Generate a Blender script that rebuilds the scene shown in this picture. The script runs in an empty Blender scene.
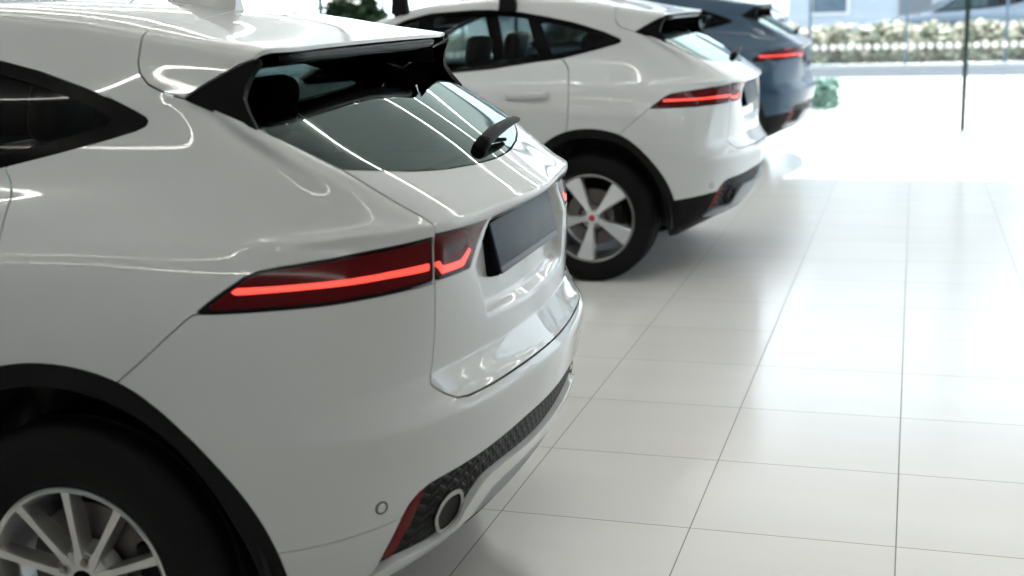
import math, random
import numpy as np

# ------------------------------------------------------------------ surface maths
def nat_spline(t, P, q):
    """natural cubic spline through P (n,k) at knots t, evaluated at q"""
    t = np.asarray(t, float); P = np.asarray(P, float); n = len(t)
    h = np.diff(t)
    A = np.zeros((n, n)); R = np.zeros((n, P.shape[1]))
    A[0, 0] = A[-1, -1] = 1
    for i in range(1, n - 1):
        A[i, i - 1] = h[i - 1]; A[i, i] = 2 * (h[i - 1] + h[i]); A[i, i + 1] = h[i]
        R[i] = 6 * ((P[i + 1] - P[i]) / h[i] - (P[i] - P[i - 1]) / h[i - 1])
    M = np.linalg.solve(A, R)
    q = np.asarray(q, float)
    k = np.clip(np.searchsorted(t, q, side='right') - 1, 0, n - 2)
    a = (t[k + 1] - q)[:, None]; b = (q - t[k])[:, None]; hk = h[k][:, None]
    return (M[k] * a ** 3 + M[k + 1] * b ** 3) / (6 * hk) + (P[k] / hk - M[k] * hk / 6) * a + (P[k + 1] / hk - M[k + 1] * hk / 6) * b

def bspline(P, q):
    """uniform cubic B-spline over rows of P (n, ...), end points held, q in [0, n-1]"""
    P = np.asarray(P, float); n = len(P)
    E = np.concatenate([(2 * P[0] - P[1])[None], P, (2 * P[-1] - P[-2])[None]])
    q = np.asarray(q, float)
    k = np.clip(np.floor(q).astype(int), 0, n - 2); t = (q - k)
    sh = (len(q),) + (1,) * (P.ndim - 1); t = t.reshape(sh)
    return ((1 - t) ** 3 * E[k] + (3 * t ** 3 - 6 * t ** 2 + 4) * E[k + 1] + (-3 * t ** 3 + 3 * t ** 2 + 3 * t + 1) * E[k + 2] + t ** 3 * E[k + 3]) / 6

# car space: x to the tail, y = half width (positive here, mirrored later), z up, rear axle at x = 0
ZB = [1.05, 1.15, 1.22, 1.25, 1.30, 1.358, 1.404, 1.476, 1.53, 1.56, 1.62]
WB = [.865, .800, .752, .733, .706, .680, .660, .624, .592, .572, .53]
def w_up(x, z):
    x = np.asarray(x, float)
    b = np.interp(z, ZB, WB)
    tap = np.where(x > 0, -.05 * np.clip(x, 0, 1) ** 1.7, -.004 * x - .012 * np.clip(-x - .9, 0, 3) ** 1.6)
    return b + tap

SX = [-2.75, -2.3, -1.8, -1.2, -.6, -.15, .15]           # side stations
# roof + spoiler: cross sections along x
RX = [-1.45, -1.2, -.8, -.3, -.1, .08, .22, .30, .40]
RZ = [1.492, 1.555, 1.598, 1.597, 1.575, 1.548, 1.525, 1.513, 1.498]        # rail height
RCZ = [1.50, 1.575, 1.630, 1.628, 1.604, 1.573, 1.541, 1.523, 1.503]         # centre height
def roof_section(x):
    zr = float(nat_spline(RX, np.array(RZ)[:, None], [x])[0, 0]); zc = float(nat_spline(RX, np.array(RCZ)[:, None], [x])[0, 0])
    pts = []
    zlo = 1.32
    for f in (0, .2, .4, .6, .8):
        z = zlo + (zr - .06 - zlo) * f; pts.append((float(w_up(x, z)), z))
    w0 = float(w_up(x, zr - .06))
    k = w0 - .017
    pts += [(w0 - .009, zr - .036), (k - .003, zr - .018), (k - .017, zr - .004), (k - .05, zr + .004), (k - .10, zr + .45 * (zc - zr))]
    for f in (.7, .45, .2, 0):
        y = (k - .10) * f; pts.append((y, zc - (zc - (zr + .45 * (zc - zr))) * f * f))
    return [(x, p[0], p[1]) for p in pts]
# row: z at side, widths at the side stations, front points FC FH FG FB FA (x,y,z), rear points A B G H C (x,y,z)
def row(zs, w, front, rear, xf=None):
    pts = list(front)
    for i, x in enumerate(SX):
        xx = x if xf is None else xf + (x - SX[0]) / (.15 - SX[0]) * (.15 - xf)
        zz = zs if not isinstance(zs, (list, tuple)) else zs[i]
        ww = float(w_up(xx, zz)) if w is None else w[i]
        pts.append((xx, ww, zz))
    return pts + list(rear)
def frt(x, z, w, c=.0):                                    # nose contour
    return [(x - .78, 0, z + c), (x - .76, .3, z + c), (x - .68, .58, z + c * .8), (x - .50, .79, z + c * .5), (x - .26, .885 * w, z + c * .2)]
ROWS = [
 row(.25, [.80] * 7, frt(-2.68, .24, .95), [(.34, .79, .25), (.47, .70, .26), (.54, .48, .28), (.56, .28, .28), (.57, 0, .28)]),
 row(.30, [.85, .85, .85, .855, .86, .865, .865], frt(-2.69, .28, .96), [(.35, .85, .30), (.56, .755, .32), (.675, .52, .345), (.715, .28, .338), (.727, 0, .338)]),
 row(.36, [.88, .885, .885, .89, .895, .90, .90], frt(-2.70, .34, .97), [(.365, .88, .36), (.608, .782, .39), (.726, .553, .40), (.770, .29, .395), (.783, 0, .395)]),
 row(.46, [.90, .90, .90, .90, .912, .925, .925], frt(-2.73, .45, 1), [(.385, .902, .46), (.632, .79, .465), (.754, .56, .465), (.800, .29, .465), (.814, 0, .465)]),
 row(.60, [.93, .91, .90, .903, .925, .94, .942], frt(-2.75, .58, 1.01), [(.40, .915, .60), (.648, .793, .605), (.780, .56, .61), (.829, .29, .61), (.847, 0, .61)]),
 row(.68, [.935, .912, .902, .905, .928, .945, .946], frt(-2.75, .66, 1.01), [(.40, .92, .68), (.659, .800, .676), (.792, .56, .680), (.8445, .29, .684), (.8645, 0, .686)]),
 row(.722, [.935, .913, .905, .908, .93, .946, .947], frt(-2.75, .695, 1.01), [(.40, .921, .722), (.657, .800, .708), (.792, .559, .706), (.846, .29, .708), (.867, 0, .709)]),
 row(.728, [.935, .913, .905, .908, .93, .946, .947], frt(-2.75, .70, 1.01), [(.40, .921, .730), (.655, .799, .717), (.7905, .559, .713), (.8445, .29, .715), (.8655, 0, .716)]),
 row(.738, [.935, .913, .905, .908, .93, .946, .947], frt(-2.75, .706, 1.01), [(.40, .922, .742), (.645, .797, .738), (.776, .562, .736), (.831, .29, .737), (.852, 0, .738)]),
 row(.750, [.935, .914, .906, .909, .931, .946, .947], frt(-2.745, .715, 1.01), [(.40, .922, .752), (.640, .797, .750), (.765, .566, .747), (.821, .29, .747), (.843, 0, .748)]),
 row(.778, [.935, .914, .907, .910, .932, .946, .9465], frt(-2.742, .735, 1.0), [(.396, .922, .778), (.629, .796, .776), (.748, .575, .777), (.804, .295, .778), (.825, 0, .778)]),
 row(.797, [.934, .915, .907, .911, .933, .946, .946], frt(-2.74, .748, 1.0), [(.392, .922, .797), (.622, .796, .796), (.7365, .582, .796), (.7925, .30, .798), (.8125, 0, .798)]),
 row(.803, [.934, .915, .9075, .9112, .9332, .946, .946], frt(-2.738, .754, 1.0), [(.391, .922, .803), (.6205, .796, .802), (.7335, .583, .802), (.789, .30, .803), (.809, 0, .803)]),
 row(.814, [.934, .915, .908, .912, .934, .946, .945], frt(-2.735, .765, 1.0), [(.388, .92, .814), (.618, .796, .812), (.7335, .584, .812), (.788, .30, .814), (.808, 0, .814)]),
 row(.91, [.93, .914, .91, .915, .935, .945, .940], frt(-2.72, .81, .99), [(.375, .913, .91), (.597, .792, .91), (.736, .587, .91), (.787, .305, .91), (.805, 0, .91)]),
 row(1.0, [.915, .908, .905, .91, .925, .933, .925], frt(-2.70, .85, .985), [(.348, .898, 1.0), (.578, .782, 1.0), (.742, .585, 1.0), (.783, .306, 1.0), (.799, 0, 1.0)]),
 row([.97, 1.03, 1.07, 1.08, 1.085, 1.085, 1.085], [.895, .888, .882, .888, .902, .906, .896], frt(-2.67, .885, .975, .01), [(.345, .868, 1.08), (.572, .752, 1.085), (.735, .562, 1.085), (.775, .306, 1.088), (.791, 0, 1.09)]),
 row([.99, 1.05, 1.09, 1.10, 1.105, 1.105, 1.105], [.88, .876, .870, .876, .890, .894, .884], frt(-2.65, .90, .965, .012), [(.345, .855, 1.10), (.572, .742, 1.105), (.744, .565, 1.105), (.799, .308, 1.106), (.829, 0, 1.108)]),
 row([1.005, 1.065, 1.105, 1.118, 1.122, 1.123, 1.123], [.862, .862, .857, .863, .877, .880, .869], frt(-2.60, .915, .95, .016), [(.345, .840, 1.118), (.582, .738, 1.122), (.745, .562, 1.123), (.802, .308, 1.124), (.832, 0, 1.126)]),
 row([1.009, 1.069, 1.11, 1.122, 1.127, 1.128, 1.128], [.857, .857, .852, .859, .873, .875, .864], frt(-2.585, .918, .946, .02), [(.3445, .835, 1.124), (.568, .730, 1.129), (.738, .560, 1.129), (.794, .306, 1.130), (.823, 0, 1.132)]),
 row([1.02, 1.08, 1.125, 1.14, 1.145, 1.146, 1.146], [.835, .838, .833, .842, .856, .858, .845], frt(-2.52, .93, .93, .03), [(.342, .817, 1.142), (.560, .718, 1.140), (.716, .560, 1.140), (.770, .306, 1.142), (.798, 0, 1.144)]),
 row([1.06, 1.10, 1.15, 1.18, 1.195, 1.20, 1.20], [.775, .785, .785, .793, .800, .800, .788], [(-2.35, 0, 1.09), (-2.33, .3, 1.085), (-2.27, .55, 1.075), (-2.20, .68, 1.06), (-2.10, .75, 1.06)], [(.338, .766, 1.20), (.512, .704, 1.20), (.634, .588, 1.197), (.683, .31, 1.200), (.706, 0, 1.202)], xf=-2.0),
 row(1.255, None, [(-2.10, 0, 1.16), (-2.08, .3, 1.16), (-2.02, .55, 1.155), (-1.96, .66, 1.15), (-1.88, .715, 1.16)], [(.34, .722, 1.258), (.462, .692, 1.258), (.555, .632, 1.254), (.598, .31, 1.258), (.620, 0, 1.260)], xf=-1.78),
 row(1.34, None, [(-1.90, 0, 1.27), (-1.88, .3, 1.27), (-1.82, .55, 1.265), (-1.77, .63, 1.26), (-1.70, .68, 1.275)], [(.25, .682, 1.34), (.33, .678, 1.342), (.405, .655, 1.338), (.455, .31, 1.342), (.475, 0, 1.344)], xf=-1.58),
]
_F = {2: (-1.60, 1.41), 4: (-1.44, 1.478), 5: (-1.38, 1.497), 6: (-1.35, 1.507), 7: (-1.335, 1.513), 8: (-1.325, 1.517), 9: (-1.30, 1.525), 10: (-1.29, 1.53), 11: (-1.27, 1.54), 12: (-1.25, 1.55), 13: (-1.24, 1.555)}
for _k in (2, 4, 5, 6, 7, 8, 9, 10, 11, 12, 13):
    xf0, zf0 = _F[_k]
    pts = []
    xs = [xf0 + .10 + (x - SX[0]) / (.15 - SX[0]) * (.15 - xf0 - .10) for x in SX]
    sec = [roof_section(x)[_k] for x in xs]
    ya = sec[0][1]; za = sec[0][2]
    for (dx, fy, fz) in ((-.15, 0, .0), (-.13, .5, .0), (-.085, .84, .0), (-.05, .94, .1), (.01, .985, .4)):
        pts.append((xf0 + dx + .03, ya * fy, zf0 + (za - zf0) * fz))
    pts += sec
    if _k == 2:
        rear = [(.19, .658, 1.404), (.24, .652, 1.404), (.295, .62, 1.402), (.335, .31, 1.405), (.352, 0, 1.407)]
    else:
        yb = sec[-1][1]; zb = sec[-1][2]; xb = .205 - .006 * (_k - 4)
        zz = min(zb, 1.470 + .004 * (_k - 4))
        rear = [(.16, yb * .985, zb), (.175, yb * .95, (zb + zz) / 2), (.185, yb * .85, zz), (xb - .01, yb * .5, zz), (xb, 0, zz)]
    ROWS.append(pts + rear)
ROWS = np.array(ROWS)
NR, NS = ROWS.shape[:2]
_ch = np.linalg.norm(np.diff(ROWS[3:18], axis=1), axis=2).mean(0)
UK = np.concatenate([[0], np.cumsum(_ch)])
UPRE = None
def row_curve(P, s):
    """a row through its points, mirrored over the centre line at both ends so it crosses it square"""
    m = np.array([1, -1, 1]); T = UK[-1]
    t = np.concatenate([-UK[3:0:-1], UK, 2 * T - UK[-2:-5:-1]])
    return nat_spline(t, np.concatenate([P[3:0:-1] * m, P, P[-2:-5:-1] * m]), s)
def lower_grid(nu, nv):
    """dense grid (nv, nu, 3) of the wrapped body side / tail / nose surface"""
    # denser u towards the tail
    q = np.linspace(0, 1, nu); s = UK[-1] * (1.35 * q - .35 * q * q)
    R = np.stack([row_curve(ROWS[i], s) for i in range(NR)])
    R[:, :, 1] = np.maximum(R[:, :, 1], 0)
    v = np.linspace(0, NR - 1, nv)
    return bspline(R, v)

def roof_grid(nu, nv, x0=-1.45, x1=.400):
    xs = x0 + (x1 - x0) * np.linspace(0, 1, nu)
    S = np.array([roof_section(x) for x in xs])           # nu, k, 3
    S = np.transpose(S, (1, 0, 2))
    G = bspline(S, np.linspace(0, S.shape[0] - 1, nv))
    G[-1, :, 1] = 0
    return G
import bpy, bmesh
from mathutils import Vector, Matrix

# ------------------------------------------------------------------ dense meshes that can be cut
class Msh:
    def __init__(s, v, a, f): s.v, s.a, s.f = v, a, f      # verts (n,3), attributes (n,5: normal, u, v), faces
    @property
    def n(s): return s.a[:, :3]

def grid_msh(G, uu=None, vv=None):
    nv, nu = G.shape[:2]
    du = np.gradient(G, axis=1); dv = np.gradient(G, axis=0)
    N = np.cross(du, dv); L = np.linalg.norm(N, axis=2, keepdims=True); N = N / np.maximum(L, 1e-12)
    if (N[:, :, 1] * (G[:, :, 1] > .05)).sum() < 0: N = -N
    mid = G[:, :, 1] < 1e-5
    N[mid, 1] = 0; N /= np.maximum(np.linalg.norm(N, axis=2, keepdims=True), 1e-9)
    U, V = np.meshgrid(uu if uu is not None else np.linspace(0, 1, nu), vv if vv is not None else np.linspace(0, 1, nv))
    v = G.reshape(-1, 3); a = np.concatenate([N.reshape(-1, 3), U.reshape(-1, 1), V.reshape(-1, 1)], 1)
    I = np.arange(nu * nv).reshape(nv, nu)
    q = np.stack([I[:-1, :-1], I[:-1, 1:], I[1:, 1:], I[1:, :-1]], -1).reshape(-1, 4)
    fn = np.cross(v[q[:, 2]] - v[q[:, 0]], v[q[:, 3]] - v[q[:, 1]])
    an = a[q[:, 0], :3] + a[q[:, 2], :3]
    flip = (fn * an).sum(1) < 0
    q[flip] = q[flip][:, ::-1]
    area = np.linalg.norm(fn, axis=1)
    q = q[area > 1e-10]
    return Msh(v, a, [tuple(r) for r in q.tolist()])

def split(m, f):
    """cut a mesh along f = 0; returns (f < 0 side, f > 0 side)"""
    f = np.where(np.abs(f) < 1e-7, 1e-7, f)
    if len(m.f) == 0: return m, m
    lens = np.fromiter((len(x) for x in m.f), int, len(m.f)); off = np.concatenate([[0], np.cumsum(lens)[:-1]])
    flat = np.fromiter((i for x in m.f for i in x), int, int(lens.sum()))
    mn = np.minimum.reduceat(f[flat], off); mx = np.maximum.reduceat(f[flat], off)
    NF = [m.f[i] for i in np.where(mx < 0)[0]]; PF = [m.f[i] for i in np.where(mn > 0)[0]]
    nv, na, cache = [], [], {}
    base = len(m.v)
    def cross(i, j):
        k = (i, j) if i < j else (j, i)
        if k not in cache:
            t = f[i] / (f[i] - f[j]); cache[k] = base + len(nv)
            nv.append(m.v[i] + (m.v[j] - m.v[i]) * t); na.append(m.a[i] + (m.a[j] - m.a[i]) * t)
        return cache[k]
    for k in np.where((mn < 0) & (mx > 0))[0]:
        face = m.f[k]; A, B = [], []
        for i, j in zip(face, face[1:] + face[:1]):
            (A if f[i] < 0 else B).append(i)
            if (f[i] < 0) != (f[j] < 0):
                c = cross(i, j); A.append(c); B.append(c)
        if len(A) > 2: NF.append(tuple(A))
        if len(B) > 2: PF.append(tuple(B))
    V = np.concatenate([m.v, np.array(nv).reshape(-1, 3)]); Aa = np.concatenate([m.a, np.array(na).reshape(-1, m.a.shape[1])])
    l = np.linalg.norm(Aa[:, :3], axis=1, keepdims=True); Aa[:, :3] /= np.maximum(l, 1e-9)
    return compact(V, Aa, NF), compact(V, Aa, PF)

def compact(V, A, F):
    if not F: return Msh(V[:0], A[:0], [])
    used = np.unique(np.fromiter((i for x in F for i in x), int))
    mp = np.full(len(V), -1); mp[used] = np.arange(len(used)); mp = mp.tolist()
    return Msh(V[used], A[used], [tuple(mp[i] for i in x) for x in F])

def sdf(P, poly):
    """signed distance of points P (n,2) to a closed polygon, negative inside"""
    poly = np.asarray(poly, float); d = np.full(len(P), 1e9); ins = np.zeros(len(P), bool)
    for a, b in zip(poly, np.roll(poly, -1, axis=0)):
        e = b - a; w = P - a
        t = np.clip((w @ e) / max(e @ e, 1e-12), 0, 1)
        q = w - t[:, None] * e
        d = np.minimum(d, (q * q).sum(1))
        c = (a[1] <= P[:, 1]) != (b[1] <= P[:, 1])
        with np.errstate(divide='ignore', invalid='ignore'):
            xi = a[0] + (P[:, 1] - a[1]) / (b[1] - a[1] if b[1] != a[1] else 1e-12) * e[0]
        ins ^= c & (P[:, 0] < xi)
    d = np.sqrt(d)
    return np.where(ins, -d, d)

def smooth_poly(pts, n=6, closed=True):
    """Catmull-Rom through a polygon's points"""
    P = np.asarray(pts, float); out = []; N = len(P)
    for i in range(N):
        p0, p1, p2, p3 = P[i - 1], P[i], P[(i + 1) % N], P[(i + 2) % N]
        for k in range(n):
            t = k / n
            out.append(.5 * ((2 * p1) + (p2 - p0) * t + (2 * p0 - 5 * p1 + 4 * p2 - p3) * t * t + (3 * p1 - p0 - 3 * p2 + p3) * t ** 3))
    return np.array(out)

def SZ(m): return np.stack([m.v[:, 0] + .95 - m.v[:, 1], m.v[:, 2]], 1)     # unrolled flank and tail
def XZ(m): return m.v[:, [0, 2]]
def XT(m): return np.stack([m.v[:, 0], m.v[:, 2] + np.maximum(0, .56 - m.v[:, 1])], 1)
def take(m, poly, fn=SZ, gap=.002, mask=None):
    """(inside, rest) with a shut line of 2*gap between them"""
    f = sdf(fn(m), poly)
    if mask is not None: f = np.maximum(f, mask(m))
    inside = split(m, f + gap)[0]
    rest = split(m, f - gap)[1] if gap else split(m, f)[1]
    return inside, rest

def flip_y(m):
    v = m.v.copy(); v[:, 1] *= -1; a = m.a.copy(); a[:, 1] *= -1
    return Msh(v, a, [x[::-1] for x in m.f])
def join(*ms):
    V, A, F, o = [], [], [], 0
    for m in ms:
        V.append(m.v); A.append(m.a); F += [tuple(i + o for i in x) for x in m.f]; o += len(m.v)
    return Msh(np.concatenate(V), np.concatenate(A), F)
def offset(m, d): return Msh(m.v + m.n * d, m.a, m.f)

def build_mesh(name, V, N, F, mats=None):
    me = bpy.data.meshes.new(name)
    me.from_pydata([tuple(p) for p in np.asarray(V).tolist()], [], F)
    me.polygons.foreach_set('use_smooth', [True] * len(me.polygons))
    if mats is not None: me.polygons.foreach_set('material_index', mats)
    me.update()
    if N is not None: me.normals_split_custom_set_from_vertices([tuple(n) for n in np.asarray(N).tolist()])
    return me

def panel(name, m, lip=.012, cap=True, both=False, out=0.):
    """a pressed panel: outer skin, edges turned in, and (slot 2) its inner face"""
    if out: m = offset(m, out)
    cnt = {}
    for x in m.f:
        for i, j in zip(x, x[1:] + x[:1]):
            k = (i, j) if i < j else (j, i)
            cnt[k] = None if k in cnt else (i, j)
    B = [e for e in cnt.values() if e]
    if both: B = [e for e in B if not (m.v[e[0], 1] < 1e-4 and m.v[e[1], 1] < 1e-4)]
    V = [m.v]; N = [m.n]; F = list(m.f); MI = [0] * len(F); o = len(m.v)
    if cap:
        V.append(m.v - m.n * lip); N.append(-m.n); F += [tuple(i + o for i in x[::-1]) for x in m.f]; MI += [1] * len(m.f); o *= 2
    if lip and B:
        b = np.array(B); d = m.v[b[:, 1]] - m.v[b[:, 0]]
        en = np.cross(d, m.n[b[:, 0]] + m.n[b[:, 1]])
        ids = np.unique(b); mp = {int(k): q for q, k in enumerate(ids)}
        acc = np.zeros((len(ids), 3))
        for e, q in zip(B, en): acc[mp[e[0]]] += q; acc[mp[e[1]]] += q
        acc /= np.maximum(np.linalg.norm(acc, axis=1, keepdims=True), 1e-12)
        r = .0022                                            # tiny rolled edge
        nn = m.n[ids]; p = m.v[ids]
        V += [p, p - nn * r + acc * r * .2, p - nn * lip]; N += [(nn * .5 + acc * .85), acc, acc]
        N[-3] = N[-3] / np.maximum(np.linalg.norm(N[-3], axis=1, keepdims=True), 1e-12)
        k = len(ids)
        for e in B:
            i, j = mp[e[0]], mp[e[1]]
            F += [(o + j, o + i, o + k + i, o + k + j), (o + k + j, o + k + i, o + 2 * k + i, o + 2 * k + j)]; MI += [0, 0]
    V = np.concatenate(V); N = np.concatenate(N)
    if both:
        n0 = len(V); V = np.concatenate([V, V * [1, -1, 1]]); N = np.concatenate([N, N * [1, -1, 1]])
        F = F + [tuple(i + n0 for i in x[::-1]) for x in F]; MI = MI + MI
    return build_mesh(name, V, N, F, MI)

# ------------------------------------------------------------------ small solid shapes
class MB:
    """collects boxes, tubes, lathes into one mesh"""
    def __init__(s): s.bm = bmesh.new()
    def rbox(s, c, size, r=.01, seg=2, rot=None, taper=None):
        t = bmesh.new(); bmesh.ops.create_cube(t, size=1)
        for v in t.verts:
            k = 1.
            if taper and v.co.z > 0: k = taper
            v.co = Vector((v.co.x * size[0] * k, v.co.y * size[1] * k, v.co.z * size[2]))
        if r > 0: bmesh.ops.bevel(t, geom=list(t.edges), offset=min(r, min(size) * .49), segments=seg, affect='EDGES', profile=.5)
        M = Matrix.Translation(c) @ (rot.to_4x4() if rot is not None else Matrix())
        bmesh.ops.transform(t, matrix=M, verts=t.verts)
        s._add(t); return s
    def _add(s, t):
        mp = {}
        for v in t.verts: mp[v] = s.bm.verts.new(v.co)
        for f in t.faces: s.bm.faces.new([mp[v] for v in f.verts])
        t.free()
    def lathe(s, prof, n=64, axis='y', c=(0, 0, 0), a0=0, a1=2 * math.pi):
        """prof: (radius, position along the axis); closed turn when a1-a0 is a full circle"""
        full = abs(a1 - a0 - 2 * math.pi) < 1e-6; k = n if full else n + 1
        rows = []
        for r, h in prof:
            row = []
            for i in range(k):
                t = a0 + (a1 - a0) * i / n
                p = {'y': (r * math.cos(t), h, r * math.sin(t)), 'z': (r * math.cos(t), r * math.sin(t), h), 'x': (h, r * math.cos(t), r * math.sin(t))}[axis]
                row.append(s.bm.verts.new(Vector(p) + Vector(c)))
            rows.append(row)
        for A, B in zip(rows, rows[1:]):
            for i in range(n):
                j = (i + 1) % k
                s.bm.faces.new((A[i], A[j], B[j], B[i]))
        for row, rr in ((rows[0], prof[0][0]), (rows[-1], prof[-1][0])):
            if full and rr > 0 and rr < .0021: s.bm.faces.new(row)
        return s
    def tube(s, pts, r, n=10):
        pts = [Vector(p) for p in pts]; rows = []
        for i, p in enumerate(pts):
            d = (pts[min(i + 1, len(pts) - 1)] - pts[max(i - 1, 0)]).normalized()
            u = d.cross(Vector((0, 0, 1)) if abs(d.z) < .9 else Vector((1, 0, 0))).normalized(); w = d.cross(u)
            rr = r[i] if isinstance(r, (list, tuple)) else r
            rows.append([s.bm.verts.new(p + (u * math.cos(2 * math.pi * k / n) + w * math.sin(2 * math.pi * k / n)) * rr) for k in range(n)])
        for A, B in zip(rows, rows[1:]):
            for k in range(n): s.bm.faces.new((A[k], A[(k + 1) % n], B[(k + 1) % n], B[k]))
        s.bm.faces.new(rows[0][::-1]); s.bm.faces.new(rows[-1])
        return s
    def prism(s, outline, y0, y1, inset=0., axis='y'):
        """outline of (a, b) pairs extruded along an axis from y0 to y1, the y1 face drawn in by inset"""
        cx = sum(p[0] for p in outline) / len(outline); cz = sum(p[1] for p in outline) / len(outline)
        def P(p, h, k=1.):
            a, b = cx + (p[0] - cx) * k, cz + (p[1] - cz) * k
            return {'y': (a, h, b), 'x': (h, a, b), 'z': (a, b, h)}[axis]
        A = [s.bm.verts.new(P(p, y0)) for p in outline]
        B = [s.bm.verts.new(P(p, y1, 1 - inset)) for p in outline]
        n = len(outline)
        for i in range(n): s.bm.faces.new((A[i], A[(i + 1) % n], B[(i + 1) % n], B[i]))
        s.bm.faces.new(A[::-1]); s.bm.faces.new(B)
        return s
    def quadgrid(s, rows):
        R = [[s.bm.verts.new(p) for p in r] for r in rows]
        for A, B in zip(R, R[1:]):
            for i in range(len(A) - 1): s.bm.faces.new((A[i], A[i + 1], B[i + 1], B[i]))
        return s
    def xform(s, M): bmesh.ops.transform(s.bm, matrix=M, verts=s.bm.verts); return s
    def mesh(s, name, smooth=math.radians(35)):
        bmesh.ops.recalc_face_normals(s.bm, faces=s.bm.faces)
        me = bpy.data.meshes.new(name); s.bm.to_mesh(me); s.bm.free()
        me.polygons.foreach_set('use_smooth', [True] * len(me.polygons)); me.update()
        if smooth is not None: me.set_sharp_from_angle(angle=smooth)
        return me
# ------------------------------------------------------------------ materials
def mat(name, col, rough=.5, metal=0., coat=0., spec=.5, emit=None, es=0., coat_rough=.03):
    m = bpy.data.materials.new(name); m.use_nodes = True
    b = m.node_tree.nodes['Principled BSDF']
    b.inputs['Base Color'].default_value = (*col, 1); b.inputs['Roughness'].default_value = rough; b.inputs['Metallic'].default_value = metal
    b.inputs['Coat Weight'].default_value = coat; b.inputs['Coat Roughness'].default_value = coat_rough
    b.inputs['Specular IOR Level'].default_value = spec
    if emit: b.inputs['Emission Color'].default_value = (*emit, 1); b.inputs['Emission Strength'].default_value = es
    return m
def nd(m, t, **k):
    n = m.node_tree.nodes.new(t)
    for a, v in k.items():
        if a in n.inputs: n.inputs[a].default_value = v
        else: setattr(n, a, v)
    return n
def noise_col(m, scale, amt, detail=4, rough_amt=0.):
    """soft cloudy variation of a principled material's own colour"""
    b = m.node_tree.nodes['Principled BSDF']; col = tuple(b.inputs['Base Color'].default_value)
    tc = nd(m, 'ShaderNodeTexCoord'); nz = nd(m, 'ShaderNodeTexNoise', Scale=scale, Detail=detail)
    mx = nd(m, 'ShaderNodeMix', data_type='RGBA'); L = m.node_tree.links
    L.new(tc.outputs['Object'], nz.inputs['Vector']); L.new(nz.outputs['Fac'], mx.inputs[0])
    mx.inputs[6].default_value = tuple(c * (1 - amt) for c in col[:3]) + (1,); mx.inputs[7].default_value = tuple(min(1, c * (1 + amt)) for c in col[:3]) + (1,)
    L.new(mx.outputs[2], b.inputs['Base Color'])
    return m
def glass(name, tint, fac=.06, rough=0., spec=(1, 1, 1)):
    """a thin pane: clear or tinted transmission under a Fresnel reflection"""
    m = bpy.data.materials.new(name); m.use_nodes = True; nt = m.node_tree; nt.nodes.clear()
    o = nt.nodes.new('ShaderNodeOutputMaterial'); t = nt.nodes.new('ShaderNodeBsdfTransparent'); g = nt.nodes.new('ShaderNodeBsdfGlossy')
    mx = nt.nodes.new('ShaderNodeMixShader'); fr = nt.nodes.new('ShaderNodeFresnel'); fr.inputs['IOR'].default_value = 1.5 + fac
    t.inputs['Color'].default_value = (*tint, 1); g.inputs['Roughness'].default_value = rough; g.inputs['Color'].default_value = (*spec, 1)
    nt.links.new(fr.outputs[0], mx.inputs[0]); nt.links.new(t.outputs[0], mx.inputs[1]); nt.links.new(g.outputs[0], mx.inputs[2]); nt.links.new(mx.outputs[0], o.inputs[0])
    return m
M_white = noise_col(mat('white car paint', (.545, .568, .572), .45, 0, 1.0, .25, coat_rough=.015), 1.5, .01)
M_blue = mat('dark blue car paint', (.005, .032, .066), .4, .3, .5)
M_grey_paint = mat('grey blue car paint', (.10, .14, .19), .3, .3, 1.0)
M_silver_paint = mat('silver car paint', (.5, .52, .55), .3, .4, 1.0)
M_inner = mat('dark inner panel', (.012, .012, .013), .8)
M_plastic = noise_col(mat('black textured plastic', (.005, .005, .0055), .6, spec=.15), 300, .3)
M_gloss = mat('gloss black trim', (.003, .003, .0035), .2, spec=.05)
M_fin = mat('satin black fin', (.003, .003, .0035), .4, spec=.05)
M_rubber = noise_col(mat('tyre rubber', (.005, .005, .0055), .65, spec=.14), 60, .2)
M_alloy = mat('silver alloy', (.62, .62, .61), .28, .9)
M_alloy2 = mat('bright machined alloy', (.74, .75, .77), .3, .85)
M_barrel = mat('dark rim barrel', (.25, .25, .25), .4, .8)
M_disc = mat('brake disc steel', (.13, .12, .115), .4, .8)
M_chrome = mat('chrome', (.36, .35, .34), .14, 1.)
M_nut = mat('wheel nut steel', (.30, .29, .27), .3, .9)
M_glass = glass('tinted privacy glass', (.36, .42, .42), -.28)
M_glass_rear = glass('tinted rear glass', (.24, .31, .30), .06, 0., (.80, .95, .91))
M_wind = glass('windscreen glass', (.6, .68, .66), .05)
M_lens = mat('dark red lamp lens', (.085, .004, .006), .07, 0, 0., .18)
M_lens_blk = mat('black lamp edge', (.006, .003, .004), .14, spec=.3)
M_bar = mat('lit red light bar', (.5, .03, .03), .25, emit=(1, .075, .05), es=1.25)
M_refl = mat('red reflector', (.13, .008, .009), .2, spec=.2)
M_rev = mat('clear reversing lamp', (.05, .012, .013), .15, spec=.25)
M_seat = noise_col(mat('black leather', (.02, .02, .021), .45), 40, .15)
M_plate = mat('dark slate plate', (.045, .066, .085), .45, spec=.2)
M_plate2 = mat('charcoal plate holder', (.05, .055, .065), .4)
M_sensor = mat('painted sensor', (.60, .60, .58), .35, 0, 1.)
M_skid = mat('grey satin skid plate', (.20, .22, .24), .38, .4)
M_cap_red = mat('red centre badge', (.45, .03, .03), .3)
M_head = mat('headlamp glass', (.35, .37, .4), .05, .2, 1.)
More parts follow.
